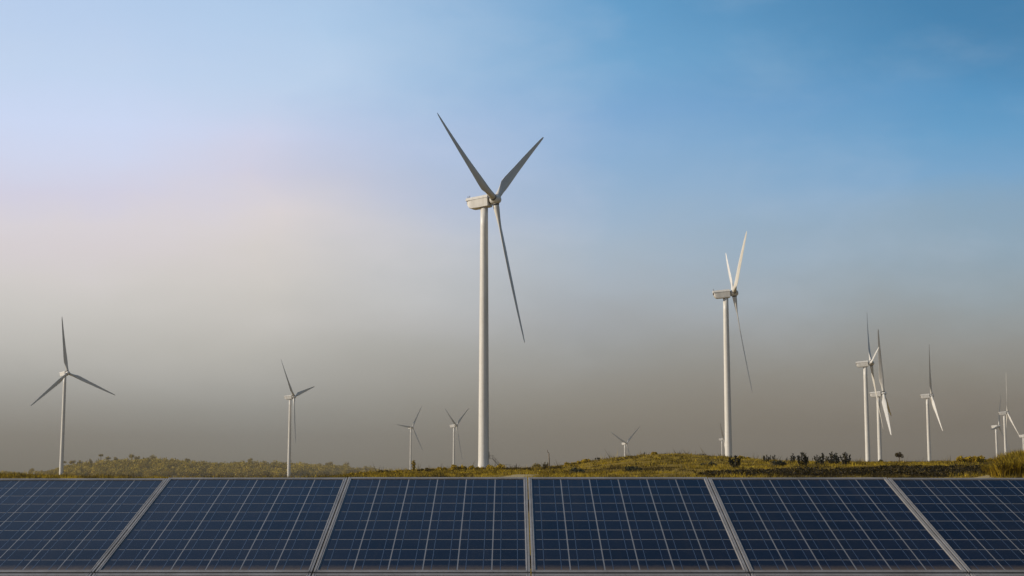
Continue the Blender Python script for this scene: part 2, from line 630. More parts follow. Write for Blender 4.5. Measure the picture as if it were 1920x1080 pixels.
def hz(x, y):
    return float(height(np.array([x]), np.array([y]))[0])


def ground_at(px, Y):
    """Ground point below the line of sight through pixel column px, at distance Y."""
    x = (px - 960) / FPX * Y * 1.0
    return Vector((x, Y, hz(x, Y)))


azs = np.concatenate([np.linspace(-180, -32, 40)[:-1], np.linspace(-32, 32, 430), np.linspace(32, 180, 40)[1:-1]])
rs = np.concatenate([[0.5], np.geomspace(3, 50, 26), np.linspace(52, 170, 120), np.geomspace(173, 3600, 150), np.geomspace(3800, 6000, 8)])
A_, R_ = np.meshgrid(np.radians(azs), rs)
GX, GY = R_ * np.sin(A_), R_ * np.cos(A_)
GZ = height(GX, GY)
na, nr = len(azs), len(rs)
V = np.stack([GX, GY, GZ], -1).reshape(-1, 3)
i_, k_ = np.meshgrid(np.arange(nr - 1), np.arange(na), indexing='ij')
k2 = (k_ + 1) % na
Fg = np.stack([i_ * na + k_, (i_ + 1) * na + k_, (i_ + 1) * na + k2, i_ * na + k2], -1).reshape(-1, 4)[:, ::-1]
cap = len(V)
V = np.vstack([V, [[0, 0, 0]]])
gm = np_mesh('ground', V, Fg, smooth=True)
setp(link('ground', gm, None, M_GROUND), kind='structure')


def ribbon(name, pts, widths, kind='structure'):
    """A dirt track draped on the ground."""
    m = MB()
    pts = [Vector((p[0], p[1], 0)) for p in pts]
    P2, W2 = [], []
    for i in range(len(pts) - 1):
        for s in range(12):
            P2.append(pts[i].lerp(pts[i + 1], s / 12))
            W2.append(widths[i] * (1 - s / 12) + widths[i + 1] * s / 12)
    P2.append(pts[-1])
    W2.append(widths[-1])
    rnd = random.Random(4)
    vs_, fs = [], []
    n = 8
    for i, p in enumerate(P2):
        t = (P2[min(i + 1, len(P2) - 1)] - P2[max(0, i - 1)]).normalized()
        nn = Vector((-t.y, t.x, 0))
        j0, j1 = rnd.uniform(0.75, 1.15), rnd.uniform(0.75, 1.15)
        for k in range(n + 1):
            e = (k / n - 0.5) * W2[i] * (j0 if k < n / 2 else j1)
            q = p + nn * e
            edge = 0.03 if 0 < k < n else 0.004
            vs_.append((q.x, q.y, hz(q.x, q.y) + edge))
    for i in range(len(P2) - 1):
        for k in range(n):
            a = i * (n + 1) + k
            fs.append((a, a + 1, a + n + 2, a + n + 1))
    m.add(vs_, fs, True)
    o = link(name, m.mesh(name), None, M_PATH)
    setp(o, kind=kind)
    return P2, W2


def upx(px, Y):
    return ((px - 960) / FPX * Y, Y)


PATHS = [ribbon('path', [upx(845, 57), upx(930, 63), upx(985, 72), upx(1012, 84)], [2.6, 2.0, 1.4, 0.7]),
         ribbon('path', [upx(1806, 56), upx(1832, 60), upx(1850, 64)], [1.2, 1.1, 0.5])]

# ------------------------------------------------------------------ solar array
PITCH_X = 1.01
top_c = Vector((0, 0, ZC)) + Vector(((990 - 960) / FPX, CP - (540 - 895.5) / FPX * SP, SP + (540 - 895.5) / FPX * CP)) * (FPX * PITCH_X / 337)
bot_c = Vector((0, 0, ZC)) + Vector(((995 - 960) / FPX, CP - (540 - 1073.5) / FPX * SP, SP + (540 - 1073.5) / FPX * CP)) * (FPX * PITCH_X / 409.5)
slope = top_c - bot_c
slope.x = 0
PLEN = slope.length                      # outer length of a panel along the slope
ang = math.atan2(slope.z, slope.y)
seam_x = 0.5 * (top_c.x + bot_c.x)
PW = PITCH_X - 0.006
ROW_GAP = 0.022
SIDE, TOPB, BOTB = 0.0190, 0.024, 0.026  # frame widths
FH = 0.004                               # frame stands proud of the glass
inner_w = PW - 2 * SIDE
inner_l = PLEN - TOPB - BOTB
NCX, NCY = 6, 10
pcx, pcy = inner_w / NCX, inner_l / NCY
gapx, gapy = 0.0070, 0.0085

# meshes (panel space: x across, y up the slope from the lower edge, z out of the glass)
def rail_mesh(length, width, name):
    """A hollow section with a shallow groove along its top, lying along y."""
    m = MB()
    g0, g1 = width * 0.55, width * 0.66
    prof = [(0, -0.035), (0, FH - 0.0012), (0.0012, FH), (g0 - 0.0008, FH), (g0, FH - 0.003), (g1, FH - 0.003), (g1 + 0.0008, FH), (width - 0.0012, FH), (width, FH - 0.0012), (width, -0.035)]
    r0 = [Vector((x, 0, z)) for x, z in prof]
    r1 = [Vector((x, length, z)) for x, z in prof]
    m.rings([r0, r1], smooth=False)
    return m.mesh(name)


side_me = rail_mesh(PLEN, SIDE, 'frame_rail_side')
end_me = rail_mesh(inner_w, TOPB, 'frame_rail_end')
side_me.materials.append(M_ALU)
end_me.materials.append(M_ALU)
mb = MB()
mb.box(0, inner_w, 0, inner_l, -0.006, -0.0012)
back_me = mb.mesh('backsheet')
back_me.materials.append(M_BACK)


def cell_mesh(mat):
    m = MB()
    w, h, c = pcx - gapx, pcy - gapy, 0.0022
    prof = [(-w / 2 + c, -h / 2), (w / 2 - c, -h / 2), (w / 2, -h / 2 + c), (w / 2, h / 2 - c), (w / 2 - c, h / 2), (-w / 2 + c, h / 2), (-w / 2, h / 2 - c), (-w / 2, -h / 2 + c)]
    m.rings([[Vector((x, y, -0.0012)) for x, y in prof], [Vector((x, y, -0.0004)) for x, y in prof]], smooth=False)
    me = m.mesh('cell')
    me.materials.append(mat)
    return me


cell_me, celld_me = cell_mesh(M_CELL), cell_mesh(M_CELLD)
mb = MB()
mb.box(-0.0017, 0.0017, gapy * 0.3, inner_l - gapy * 0.3, -0.0008, -0.0001)
bus_me = mb.mesh('busbar')
bus_me.materials.append(M_BUS)
mb = MB()
mb.box(-0.06, 0.06, -0.05, 0.05, -0.034, -0.0075)
jb_me = mb.mesh('junction_box')
jb_me.materials.append(M_DARK)


def make_panel():
    root = empty('solar_panel', (0, 0, 0))
    link('backsheet', back_me, root, loc=(SIDE - PW / 2, BOTB, 0))
    link('frame_rail', side_me, root, loc=(-PW / 2, 0, 0))
    link('frame_rail', side_me, root, mw=Matrix.Translation((PW / 2, PLEN, 0)) @ Matrix.Rotation(math.pi, 4, 'Z'))
    # end rails lie between the side rails: the mesh runs along +y, turned to run along x
    link('frame_rail', end_me, root, mw=Matrix.Translation((inner_w / 2, 0, 0)) @ Matrix.Rotation(math.pi / 2, 4, 'Z'))
    link('frame_rail', end_me, root, mw=Matrix.Translation((-inner_w / 2, PLEN, 0)) @ Matrix.Rotation(-math.pi / 2, 4, 'Z'))
    link('junction_box', jb_me, root, loc=(0, PLEN * 0.85, 0))
    x0, y0 = -inner_w / 2, BOTB
    for i in range(NCX):
        for j in range(NCY):
            link('cell', celld_me if j == 0 else cell_me, root, loc=(x0 + pcx * (i + 0.5), y0 + pcy * (j + 0.5), 0))
        for s in (0.25, 0.75):
            link('busbar', bus_me, root, loc=(x0 + pcx * (i + s), y0, 0))
    return root


# outline of the array's upper edge as photographed (it is not perfectly straight)
EDGE_X = [-20, 318, 655, 990, 1330, 1665, 2003]
EDGE_DY = [0.011, 0.006, 0.001, 0.0, 0.001, 0.004, 0.006]
UP_LAB = ['solar panel at the end of the upper row, past the one under the frontal turbine',
          'solar panel of the upper row lying under the frontal wide-bladed turbine',
          'solar panel of the upper row lying under the slim turbine before the wood',
          'solar panel of the upper row lying under the tallest turbine, left of the middle seam',
          'solar panel of the upper row lying under the grassy hill, right of the middle seam',
          'solar panel of the upper row lying under the second tallest turbine and dark shrubs',
          'solar panel of the upper row lying under the lone slim turbine and golden tussocks',
          'solar panel at the end of the upper row, past the one under the golden tussocks']
LO_LAB = ['solar panel at the end of the lower row, beyond the frame edge of its neighbour',
          'lower row solar panel, only its top rail showing below the frontal turbine\'s panel',
          'lower row solar panel, only its top rail showing below the slim turbine\'s panel',
          'lower row solar panel, only its top rail showing below the tallest turbine\'s panel',
          'lower row solar panel, only its top rail showing below the grassy hill\'s panel',
          'lower row solar panel, only its top rail showing below the dark shrubs\' panel',
          'lower row solar panel, only its top rail showing below the golden tussocks\' panel',
          'solar panel at the other end of the lower row, beyond the golden tussocks\' panel']
proto = make_panel()
first = True
rnd = random.Random(7)
for row in (0, 1):
    for i in range(8):
        o = proto if first else copy_tree(proto)
        first = False
        xc = seam_x + (i - 4 + 0.5) * PITCH_X
        ex = [-358] + EDGE_X + [2340]
        edy = [0.017] + EDGE_DY + [0.009]
        sag = 0.5 * (edy[i] + edy[min(i + 1, len(edy) - 1)])
        base = bot_c - Vector((0, math.cos(ang), math.sin(ang))) * (row * (PLEN + ROW_GAP))
        a = ang - (sag / PLEN if row == 0 else 0) + rnd.uniform(-0.0006, 0.0006)
        o.location = (xc, base.y, base.z)
        o.rotation_euler = (a, rnd.uniform(-0.0008, 0.0008), 0)
        setp(o, (UP_LAB if row == 0 else LO_LAB)[i], 'solar panel', 'solar panels in two rows along the foreground')

# steel rack under the array
rack = empty('mounting_rack', (seam_x, bot_c.y, 0))
setp(rack, 'galvanised steel rack of rails and posts carrying the solar panel rows', 'rack')
cdir = Vector((0, math.cos(ang), math.sin(ang)))
ndir = Vector((0, -math.sin(ang), math.cos(ang)))
Mr = Matrix(((1, 0, 0), (0, math.cos(ang), -math.sin(ang)), (0, math.sin(ang), math.cos(ang))))
for s in (0.3, PLEN - 0.3, -ROW_GAP - 0.3, -ROW_GAP - PLEN + 0.3):
    m = MB()
    p = bot_c + cdir * s - ndir * 0.062
    c = Vector((0, p.y - bot_c.y, p.z))
    vs_ = MB()
    vs_.box(-4 * PITCH_X, 4 * PITCH_X, -0.02, 0.02, -0.0265, 0.0265)
    vs_.v = [tuple(c + Mr @ Vector(q)) for q in vs_.v]
    link('rail', vs_.mesh('rail'), rack, M_STEEL)
for xk in (-3.2, -1.1, 1.1, 3.2):
    vs_ = MB()
    vs_.box(xk - 0.025, xk + 0.025, -PLEN + 0.1, PLEN - 0.1, -0.13, -0.0905)
    p0 = Vector((0, 0, bot_c.z))
    vs_.v = [tuple(p0 + Mr @ Vector(q)) for q in vs_.v]
    link('rafter', vs_.mesh('rafter'), rack, M_STEEL)
    for s in (PLEN - 0.35, -PLEN + 0.35):
        p = Vector((0, 0, bot_c.z)) + cdir * s
        vs_ = MB()
        vs_.box(xk - 0.04, xk + 0.04, p.y - 0.04, p.y + 0.04, -0.3, p.z - 0.125)
        link('post', vs_.mesh('post'), rack, M_STEEL)

# ------------------------------------------------------------------ wind turbines
def circle(r, z, n=40, ox=0.0, oy=0.0):
    return [Vector((ox + r * math.cos(2 * math.pi * k / n), oy + r * math.sin(2 * math.pi * k / n), z)) for k in range(n)]


TOW_TOP = HUB_H - 1.9
m = MB()
m.rings([circle(1.85, -35.0), circle(1.74, 0.0), circle(1.68, 2.0)] + [circle(1.62 + (1.16 - 1.62) * t, 3 + (TOW_TOP - 3.0) * t) for t in np.linspace(0, 1, 14)])
tower_me = m.mesh('tower')
tower_me.materials.append(M_PAINT)
flange = []
for z in (21.0, 46.0, 64.0):
    r = 1.62 + (1.16 - 1.62) * (z - 3) / (TOW_TOP - 3)
    m = MB()
    m.rings([circle(r - 0.02, z - 0.07), circle(r + 0.018, z - 0.05), circle(r + 0.018, z + 0.05), circle(r - 0.02, z + 0.07)], smooth=False)
    me = m.mesh('flange')
    me.materials.append(M_PAINT)
    flange.append(me)
m = MB()
m.rings([circle(1.22, TOW_TOP), circle(1.32, TOW_TOP + 0.08), circle(1.32, TOW_TOP + 0.33), circle(1.22, TOW_TOP + 0.4)])
yaw_me = m.mesh('yaw_ring')
yaw_me.materials.append(M_DARK)


def rrect(y, w, z0, z1, rr, n=4):
    """Rounded rectangle in the x-z plane at y."""
    pts = []
    for cx, cz, a0 in ((w / 2 - rr, z1 - rr, 0), (-w / 2 + rr, z1 - rr, 90), (-w / 2 + rr, z0 + rr, 180), (w / 2 - rr, z0 + rr, 270)):
        for k in range(n + 1):
            a = rad(a0 + 90 * k / n)
            pts.append(Vector((cx + rr * math.cos(a), y, cz + rr * math.sin(a))))
    return pts


TILT = rad(5.5)
MT = Matrix.Translation((0, 0, HUB_H - OVER * math.tan(TILT))) @ Matrix.Rotation(-TILT, 4, 'X')
# local frame: -y is upwind (towards the rotor)
m = MB()
secs = [(5.25, 2.5, -0.55, 0.95, 0.22), (5.1, 2.85, -0.75, 0.96, 0.2), (4.6, 3.1, -1.45, 0.96, 0.2), (3.8, 3.2, -1.72, 0.96, 0.16), (0.5, 3.3, -1.80, 0.96, 0.16), (-1.75, 3.3, -1.78, 0.96, 0.18),
        (-1.95, 3.0, -1.6, 0.9, 0.3)]
m.rings([rrect(*s) for s in secs], smooth=False)
m.v = [tuple(MT @ Vector(q)) for q in m.v]
nac_me = m.mesh('nacelle')
nac_me.materials.append(M_PAINT)
m = MB()
rp_ = [(1.72, 0.92), (1.72, 1.0), (1.18, 1.86), (-1.18, 1.86), (-1.72, 1.0), (-1.72, 0.92)]
m.rings([[Vector((x, y, z)) for x, z in rp_] for y in (5.55, -1.85)], smooth=False)
m.v = [tuple(MT @ Vector(q)) for q in m.v]
roof_me = m.mesh('roof_panel')
roof_me.materials.append(M_PAINT)
m = MB()
m.tube([(0.7, 5.15, 1.85), (0.7, 5.15, 2.75)], 0.045, 6)
m.tube([(-0.7, 5.15, 1.85), (-0.7, 5.15, 2.55)], 0.045, 6)
m.box(-0.75, 0.75, 5.11, 5.19, 2.35, 2.42)
m.box(0.5, 0.9, 5.05, 5.25, 2.75, 2.85)
m.v = [tuple(MT @ Vector(q)) for q in m.v]
mast_me = m.mesh('weather_mast')
mast_me.materials.append(M_RUST)
m = MB()
m.box(-0.9, 0.9, 5.26, 5.55, 0.0, 0.85)
m.v = [tuple(MT @ Vector(q)) for q in m.v]
vent_me = m.mesh('rear_vent')
vent_me.materials.append(M_RUST)
m = MB()
m.rings([[Vector((1.12 * math.cos(a), y, 1.12 * math.sin(a))) for a in np.linspace(0, 2 * math.pi, 28, endpoint=False)] for y in (-2.35, -1.9)])
m.v = [tuple(MT @ Vector(q)) for q in m.v]
neck_me = m.mesh('neck')
neck_me.materials.append(M_DARK)
# side louvre and logo plate strip
m = MB()
for sx in (-1, 1):
    for k in range(3):
        m.box(sx * 1.655 - 0.02, sx * 1.655 + 0.02, 0.3 + k * 0.35, 0.55 + k * 0.35, -1.25, -0.95)
m.v = [tuple(MT @ Vector(q)) for q in m.v]
louv_me = m.mesh('side_louvre')
louv_me.materials.append(M_PAINT)
m = MB()
prof = [(-2.38, 1.1), (-2.45, 1.3), (-2.8, 1.44), (-4.5, 1.42), (-5.0, 1.25), (-5.4, 0.95), (-5.62, 0.55), (-5.72, 0.05)]
m.rings([[Vector((r * math.cos(a), y, r * math.sin(a))) for a in np.linspace(0, 2 * math.pi, 32, endpoint=False)] for y, r in prof])
m.v = [tuple(MT @ Vector(q)) for q in m.v]
hub_me = m.mesh('hub')
hub_me.materials.append(M_PAINT)

# blade: x towards the leading edge, y downwind, z outwards
BR = np.array([1.2, 2.4, 3.6, 6.0, 9.0, 12.0, 16, 21, 27, 33, 38, 42, 44, 44.8, 45.1])
BC = np.interp(BR, [1.2, 2.4, 3.6, 6, 9, 12, 16, 21, 27, 33, 38, 42, 44, 44.8, 45.1], [1.9, 1.9, 2.0, 2.55, 3.2, 3.15, 2.85, 2.45, 2.1, 1.65, 1.28, 0.95, 0.68, 0.40, 0.10])
BT = np.interp(BR, [1.2, 2.4, 3.6, 6, 9, 16, 27, 45.1], [1.0, 1.0, 0.92, 0.58, 0.36, 0.26, 0.2, 0.15])
BW = np.interp(BR, [1.2, 3.6, 6, 9, 16, 27, 38, 45.1], [20, 19, 17, 14, 8.5, 4, 1.2, -0.5]) + 4.0
m = MB()
rg = []
for r, c, t, w in zip(BR, BC, BT, BW):
    blend = np.clip((r - 2.6) / 6.0, 0, 1)
    ring = []
    n = 18
    for k in range(n):
        a = 2 * math.pi * k / n
        cx = 0.5 * (1 + math.cos(a))                 # 1 = trailing, 0 = leading
        yt = t * 2.6 * (0.2969 * math.sqrt(cx) - 0.126 * cx - 0.3516 * cx ** 2 + 0.2843 * cx ** 3 - 0.1036 * cx ** 4) * c * 2 * 0.5 / 1.3
        yt = yt * 1.3
        af = Vector(((0.32 - cx) * c, (yt if math.sin(a) >= 0 else -yt * 0.75)))
        ci = Vector((-0.5 * 1.9 * math.cos(a), 0.5 * 1.9 * math.sin(a)))
        p = ci.lerp(af, float(blend))
        wr = rad(8.0 - w)
        x_, y_ = p.x * math.cos(wr) - p.y * math.sin(wr), p.x * math.sin(wr) + p.y * math.cos(wr)
        ring.append(Vector((x_, y_ - 1.3 * (r / 45) ** 2, r)))
    rg.append(ring)
m.rings(rg)
blade_me = m.mesh('blade')
blade_me.materials.append(M_PAINT)
m = MB()
m.rings([circle(1.06, 1.25, 28), circle(1.06, 1.72, 28)])
root_me = m.mesh('blade_root_collar')
root_me.materials.append(M_DARK)

CONE = rad(2.5)
HUBC = MT @ Vector((0, -OVER / math.cos(TILT), 0))
ax = Vector((0, -math.cos(TILT), math.sin(TILT)))
Rv = Vector((1, 0, 0))
Uv = Vector((0, math.sin(TILT), math.cos(TILT)))


def blade_matrix(phi, pitch=0.0):
    d = Uv * math.cos(phi) + Rv * math.sin(phi)
    z = d * math.cos(CONE) + ax * math.sin(CONE)
    x = (-Uv * math.sin(phi) + Rv * math.cos(phi)).normalized()
    y = z.cross(x)
    Mx = Matrix((x, y, z)).transposed().to_4x4()
    return Matrix.Translation(HUBC) @ Mx @ Matrix.Rotation(rad(pitch), 4, 'Z')


PITCHES = {'A': -2, 'B': 16, 'N': -30, 'C': -14, 'D': -72, 'E': -30, 'F': -6, 'G': 0}


def turbine(base, yaw, phi, label, pitch):
    root = empty('wind_turbine', base, yaw)
    setp(root, label, 'wind turbine', 'wind turbines standing across the plain')
    tw = link('tower', tower_me, root)
    for f_ in flange:
        link('flange', f_, tw)
    link('yaw_ring', yaw_me, root)
    nc = link('nacelle', nac_me, root)
    link('roof_panel', roof_me, nc)
    link('weather_mast', mast_me, nc)
    link('rear_vent', vent_me, nc)
    link('side_louvre', louv_me, nc)
    link('neck', neck_me, root)
    link('hub', hub_me, root)
    for k in range(3):
        b = link('blade', blade_me, root, mw=blade_matrix(phi + k * 2 * math.pi / 3, pitch))
        link('blade_collar', root_me, b)
    return root, tw


for k, base, yaw, phi, lab in stations:
    root, tw = turbine(base, yaw, phi, lab, PITCHES.get(k, 0))
    if k == 'A':
        # entrance door with platform and stairs on the side facing +x of the picture
        inv = Matrix.Rotation(-yaw, 4, 'Z')
        dz0 = 3.6
        m = MB()
        m.box(1.70, 1.80, -0.45, 0.45, dz0 + 0.05, dz0 + 2.1)
        m.v = [tuple(inv @ Vector(q)) for q in m.v]
        link('door', m.mesh('door'), tw, M_RUST)
        m = MB()
        m.box(1.74, 2.75, -0.6, 0.6, dz0 - 0.08, dz0)
        for sy in (-0.6, 0.6):
            m.tube([(2.75, sy, dz0 - 0.1), (5.3, sy, 0.7)], 0.09, 6)
        for s in range(11):
            t = (s + 0.5) / 11
            xx, zz = 2.75 + 2.55 * t, dz0 - (dz0 - 0.7) * t
            m.box(xx - 0.12, xx + 0.12, -0.58, 0.58, zz, zz + 0.035)
        m.v = [tuple(inv @ Vector(q)) for q in m.v]
        st = link('stairs', m.mesh('stairs'), root, M_RUST)
        for sy in (-0.6, 0.6):
            m = MB()
            m.tube([(1.85, sy, dz0 + 1.0), (2.75, sy, dz0 + 1.0), (5.3, sy, 1.7)], 0.035, 6)
            m.tube([(1.85, sy, dz0 + 0.5), (2.75, sy, dz0 + 0.5), (5.3, sy, 1.2)], 0.025, 6)
            for xx, zz in ((1.9, dz0), (2.75, dz0), (3.6, 2.63), (4.45, 1.67), (5.3, 0.7)):
                m.tube([(xx, sy, zz - 0.05), (xx, sy, zz + 1.0)], 0.03, 6)
            m.v = [tuple(inv @ Vector(q)) for q in m.v]
            link('handrail', m.mesh('handrail'), st, M_RUST)
        m = MB()
        m.rings([circle(4.2, -1.5), circle(4.2, 0.62), circle(3.9, 0.72)], smooth=False)
        link('foundation', m.mesh('foundation'), root, M_CONC)

# ------------------------------------------------------------------ vegetation
def leaves(C, size, tint, rng, elong=1.5, droop=0.0, tri=False, jitter=0.25):
    """Leaf-sized quads at the points C. size: n, tint: n x 3."""
    n = len(C)
    d = rng.normal(size=(n, 3))
    d[:, 2] -= droop
    d /= np.linalg.norm(d, axis=1)[:, None]
    e = np.cross(d, rng.normal(size=(n, 3)))
    e /= np.linalg.norm(e, axis=1)[:, None]
    s = (size * rng.uniform(1 - jitter, 1 + jitter, n))[:, None]
    a, b = d * s * elong * 0.5, e * s * 0.5
    P = np.stack([C - a, C + b * 0.9 - a * 0.1, C + a, C - b * 0.9 - a * 0.1], 1).reshape(-1, 3)
    Fq = np.arange(4 * n).reshape(-1, 4)
    return P, Fq, np.repeat(tint, 4, axis=0)


GOLD = np.array([[0.47, 0.305, 0.014], [0.40, 0.26, 0.012], [0.29, 0.185, 0.010], [0.55, 0.385, 0.036], [0.13, 0.082, 0.009]])
OLIVE = np.array([[0.10, 0.066, 0.010], [0.07, 0.048, 0.009], [0.13, 0.086, 0.012], [0.05, 0.036, 0.009], [0.16, 0.105, 0.015]])
DARKG = np.array([[0.020, 0.024, 0.014], [0.030, 0.030, 0.012], [0.015, 0.018, 0.014], [0.070, 0.055, 0.014], [0.02, 0.022, 0.018]])
WOODC = np.array([[0.31, 0.215, 0.014], [0.26, 0.18, 0.012], [0.35, 0.24, 0.016], [0.22, 0.15, 0.010], [0.39, 0.27, 0.02]])


def pick(pal, n, rng, jit=0.15):
    return pal[rng.integers(0, len(pal), n)] * rng.uniform(1 - jit, 1 + jit, (n, 1))


def clump_points(n, rng, w, h, nb, flat=0.0):
    """Points on and in a heap of nb lobes, w wide and h high, standing on z = 0."""
    c = np.stack([rng.uniform(-0.36, 0.36, nb) * w, rng.uniform(-0.36, 0.36, nb) * w, rng.uniform(0.25, 0.66, nb) * h], 1)
    c[:, 2] *= 1 - 0.8 * (np.hypot(c[:, 0], c[:, 1]) / w)
    r = rng.uniform(0.20, 0.34, nb) * min(w, h * 1.3)
    k = rng.integers(0, nb, n)
    d = rng.normal(size=(n, 3))
    d /= np.linalg.norm(d, axis=1)[:, None]
    p = c[k] + d * (r[k] * rng.uniform(0.35, 1.08, n) ** 0.6)[:, None]
    p[:, 2] = np.abs(p[:, 2])
    return p


def bush(name, loc, w, h, n, leaf, pal, label, cat, group, seed, nb=9):
    rng = np.random.default_rng(seed)
    root = empty(name, loc, rng.uniform(0, 6.28))
    setp(root, label, cat, group)
    P = clump_points(n, rng, w, h, nb)
    ln = np.clip(P[:, 2] / h, 0, 1.1)
    tint = pick(pal, n, rng)
    V_, F_, T_ = leaves(P, np.full(n, leaf), tint, rng, 1.7)
    link('foliage', np_mesh('foliage', V_, F_, T_), root, M_LEAF)
    m = MB()
    for k in range(5):
        a = rng.uniform(0, 6.28)
        q = rng.uniform(0.15, 0.4) * w
        m.tube([(0.03 * math.cos(a), 0.03 * math.sin(a), -0.15), (q * 0.5 * math.cos(a), q * 0.5 * math.sin(a), h * 0.35), (q * math.cos(a), q * math.sin(a), h * 0.7)], [0.03 * h + 0.004, 0.02 * h + 0.003, 0.006 * h + 0.002], 5)
    link('stem', m.mesh('stem'), root, M_BARK)
    return root


def spiky(name, loc, w, h, nst, pal, label, cat, group, seed, spread=0.25, leafl=0.22):
    """Upright stems dressed with narrow leaves, as the dark young shrubs on the field."""
    rng = np.random.default_rng(seed)
    root = empty(name, loc, 0)
    setp(root, label, cat, group)
    m = MB()
    C, S = [], []
    for k in range(nst):
        fx = (k + 0.5) / nst - 0.5 + rng.uniform(-0.1, 0.1)
        top = np.array([fx * w * 1.0, rng.uniform(-0.3, 0.3) * w, h * rng.uniform(0.68, 1.0) * (1 - 0.35 * abs(fx))])
        if k == nst // 2:
            top[2] = h * 0.97
        b0 = np.array([fx * w * 0.12, 0, -0.15])
        mid = (b0 + top) / 2 + np.array([fx * w * (0.2 + spread), 0, -0.02])
        m.tube([b0, mid, top], [0.028 * h, 0.02 * h, 0.008 * h], 5)
        for t in np.linspace(0.15, 1.0, 18):
            c = (1 - t) ** 2 * b0 + 2 * t * (1 - t) * mid + t * t * top
            for q in range(3):
                dirv = rng.normal(size=3)
                dirv[2] = abs(dirv[2]) * 0.9 + 0.35
                dirv /= np.linalg.norm(dirv)
                C.append(np.concatenate([c, dirv]))
    C = np.array(C)
    n = len(C)
    L = leafl * h * rng.uniform(0.55, 1.1, n)[:, None]
    b, d = C[:, :3], C[:, 3:]
    e = np.cross(d, rng.normal(size=(n, 3)))
    e /= np.linalg.norm(e, axis=1)[:, None]
    Wd = L * 0.26
    P = np.stack([b, b + d * L * 0.45 + e * Wd, b + d * L, b + d * L * 0.45 - e * Wd], 1).reshape(-1, 3)
    link('foliage', np_mesh('foliage', P, np.arange(4 * n).reshape(-1, 4), np.repeat(pick(pal, n, rng), 4, 0)), root, M_LEAF)
    link('stem', m.mesh('stem'), root, M_BARK)
    return root


def tussock(loc, w, h, n, pal, label, seed, group, arch=0.5):
    """Tall dry grass: arching blades from one crown."""
    rng = np.random.default_rng(seed)
    root = empty('grass_tussock', loc, rng.uniform(0, 6.28))
    setp(root, label, 'grass', group)
    a = rng.uniform(0, 2 * np.pi, n)
    q = np.sqrt(rng.uniform(0, 1, n))
    b = np.stack([np.cos(a) * q * w * 0.3, np.sin(a) * q * w * 0.3, np.full(n, -0.05)], 1)
    a2 = a + rng.normal(0, 0.5, n)
    out = np.stack([np.cos(a2), np.sin(a2), np.zeros(n)], 1)
    hh = h * rng.uniform(0.55, 1.05, n)
    lean = rng.uniform(0.05, 0.55, n) * w
    side = np.stack([-np.sin(a2), np.cos(a2), np.zeros(n)], 1) * (rng.uniform(0.006, 0.015, n) * (0.5 + h))[:, None]
    mid = b + out * (lean * 0.35)[:, None]
    mid[:, 2] = hh * 0.65
    tip = b + out * lean[:, None]
    tip[:, 2] = hh * (1 - arch * rng.uniform(0, 0.8, n) * (lean / w))
    P = np.stack([b - side, b + side, mid + side * 0.9, mid - side * 0.9, tip], 1).reshape(-1, 3)
    i = np.arange(n)[:, None] * 5
    F4 = np.concatenate([i + [[0, 1, 2]], i + [[0, 2, 3]], i + [[3, 2, 4]]])
    link('blades', np_mesh('blades', P, F4, np.repeat(pick(pal, n, rng, 0.25), 5, 0)), root, M_GRASS)
    return root


def tree(name, loc, h, cw, ch, n, leaf, pal, label, cat, group, seed, trunk_r=None, nb=10, open_=False):
    rng = np.random.default_rng(seed)
    root = empty(name, loc, 0)
    setp(root, label, cat, group)
    m = MB()
    tr = trunk_r or h * 0.022
    bend = rng.uniform(-0.04, 0.04, 2) * h
    m.tube([(0, 0, -0.5), (bend[0] * 0.5, bend[1] * 0.5, h * 0.35), (bend[0], bend[1], h - ch * 0.55)], [tr * 1.25, tr, tr * 0.6], 7)
    for k in range(6):
        a = rng.uniform(0, 6.28)
        z0 = h - ch * rng.uniform(0.75, 1.05)
        m.tube([(bend[0] * 0.8, bend[1] * 0.8, max(z0, 0.3 * h)), (math.cos(a) * cw * 0.2, math.sin(a) * cw * 0.2, h - ch * 0.5), (math.cos(a) * cw * 0.42, math.sin(a) * cw * 0.42, h - ch * rng.uniform(0.15, 0.45))], [tr * 0.5, tr * 0.32, tr * 0.1], 5)
    link('trunk', m.mesh('trunk'), root, M_BARK)
    P = clump_points(n, rng, cw, ch, nb)
    P[:, 2] += h - ch
    P[:, 0] += bend[0]
    V_, F_, T_ = leaves(P, np.full(n, leaf), pick(pal, n, rng), rng, 1.5)
    link('crown', np_mesh('crown', V_, F_, T_), root, M_LEAF)
    return root


# ---- far wood on the rise: one mass
rng = np.random.default_rng(11)
NT_ = 1500
uu = np.concatenate([rng.uniform(112, 860, NT_), rng.uniform(-330, 112, 500)])
dW = wood_dist(uu) + rng.uniform(-70, 190, len(uu))
wx, wy = (uu - 960) / FPX * dW, dW
wz = height(wx, wy)
Cs, Ss, Ts = [], [], []
for i in range(len(uu)):
    topy = np.interp(uu[i], WX, WY)
    ztop = ZC - (topy - 880) * dW[i] / FPX
    hh = rng.uniform(6.0, 12.5) if uu[i] > 112 else rng.uniform(5, 9)
    hh = min(hh, max(3.0, ztop - wz[i] + rng.uniform(-1.5, 1.2)))
    cw = hh * rng.uniform(0.75, 1.15)
    n = 100
    p = clump_points(n, rng, cw, hh * 0.95, 5)
    p[:, 2] += hh * 0.05
    Cs.append(p + np.array([wx[i], wy[i], wz[i]]))
    Ss.append(np.full(n, 0.10 * hh + 0.2))
    base_t = WOODC[rng.integers(0, 5)] * rng.uniform(0.75, 1.25)
    Ts.append(base_t * rng.uniform(0.86, 1.14, (n, 1)))
V_, F_, T_ = leaves(np.vstack(Cs), np.concatenate(Ss), np.vstack(Ts), rng, 1.4)
o = link('far_wood', np_mesh('far_wood', V_, F_, T_), None, M_LEAF)
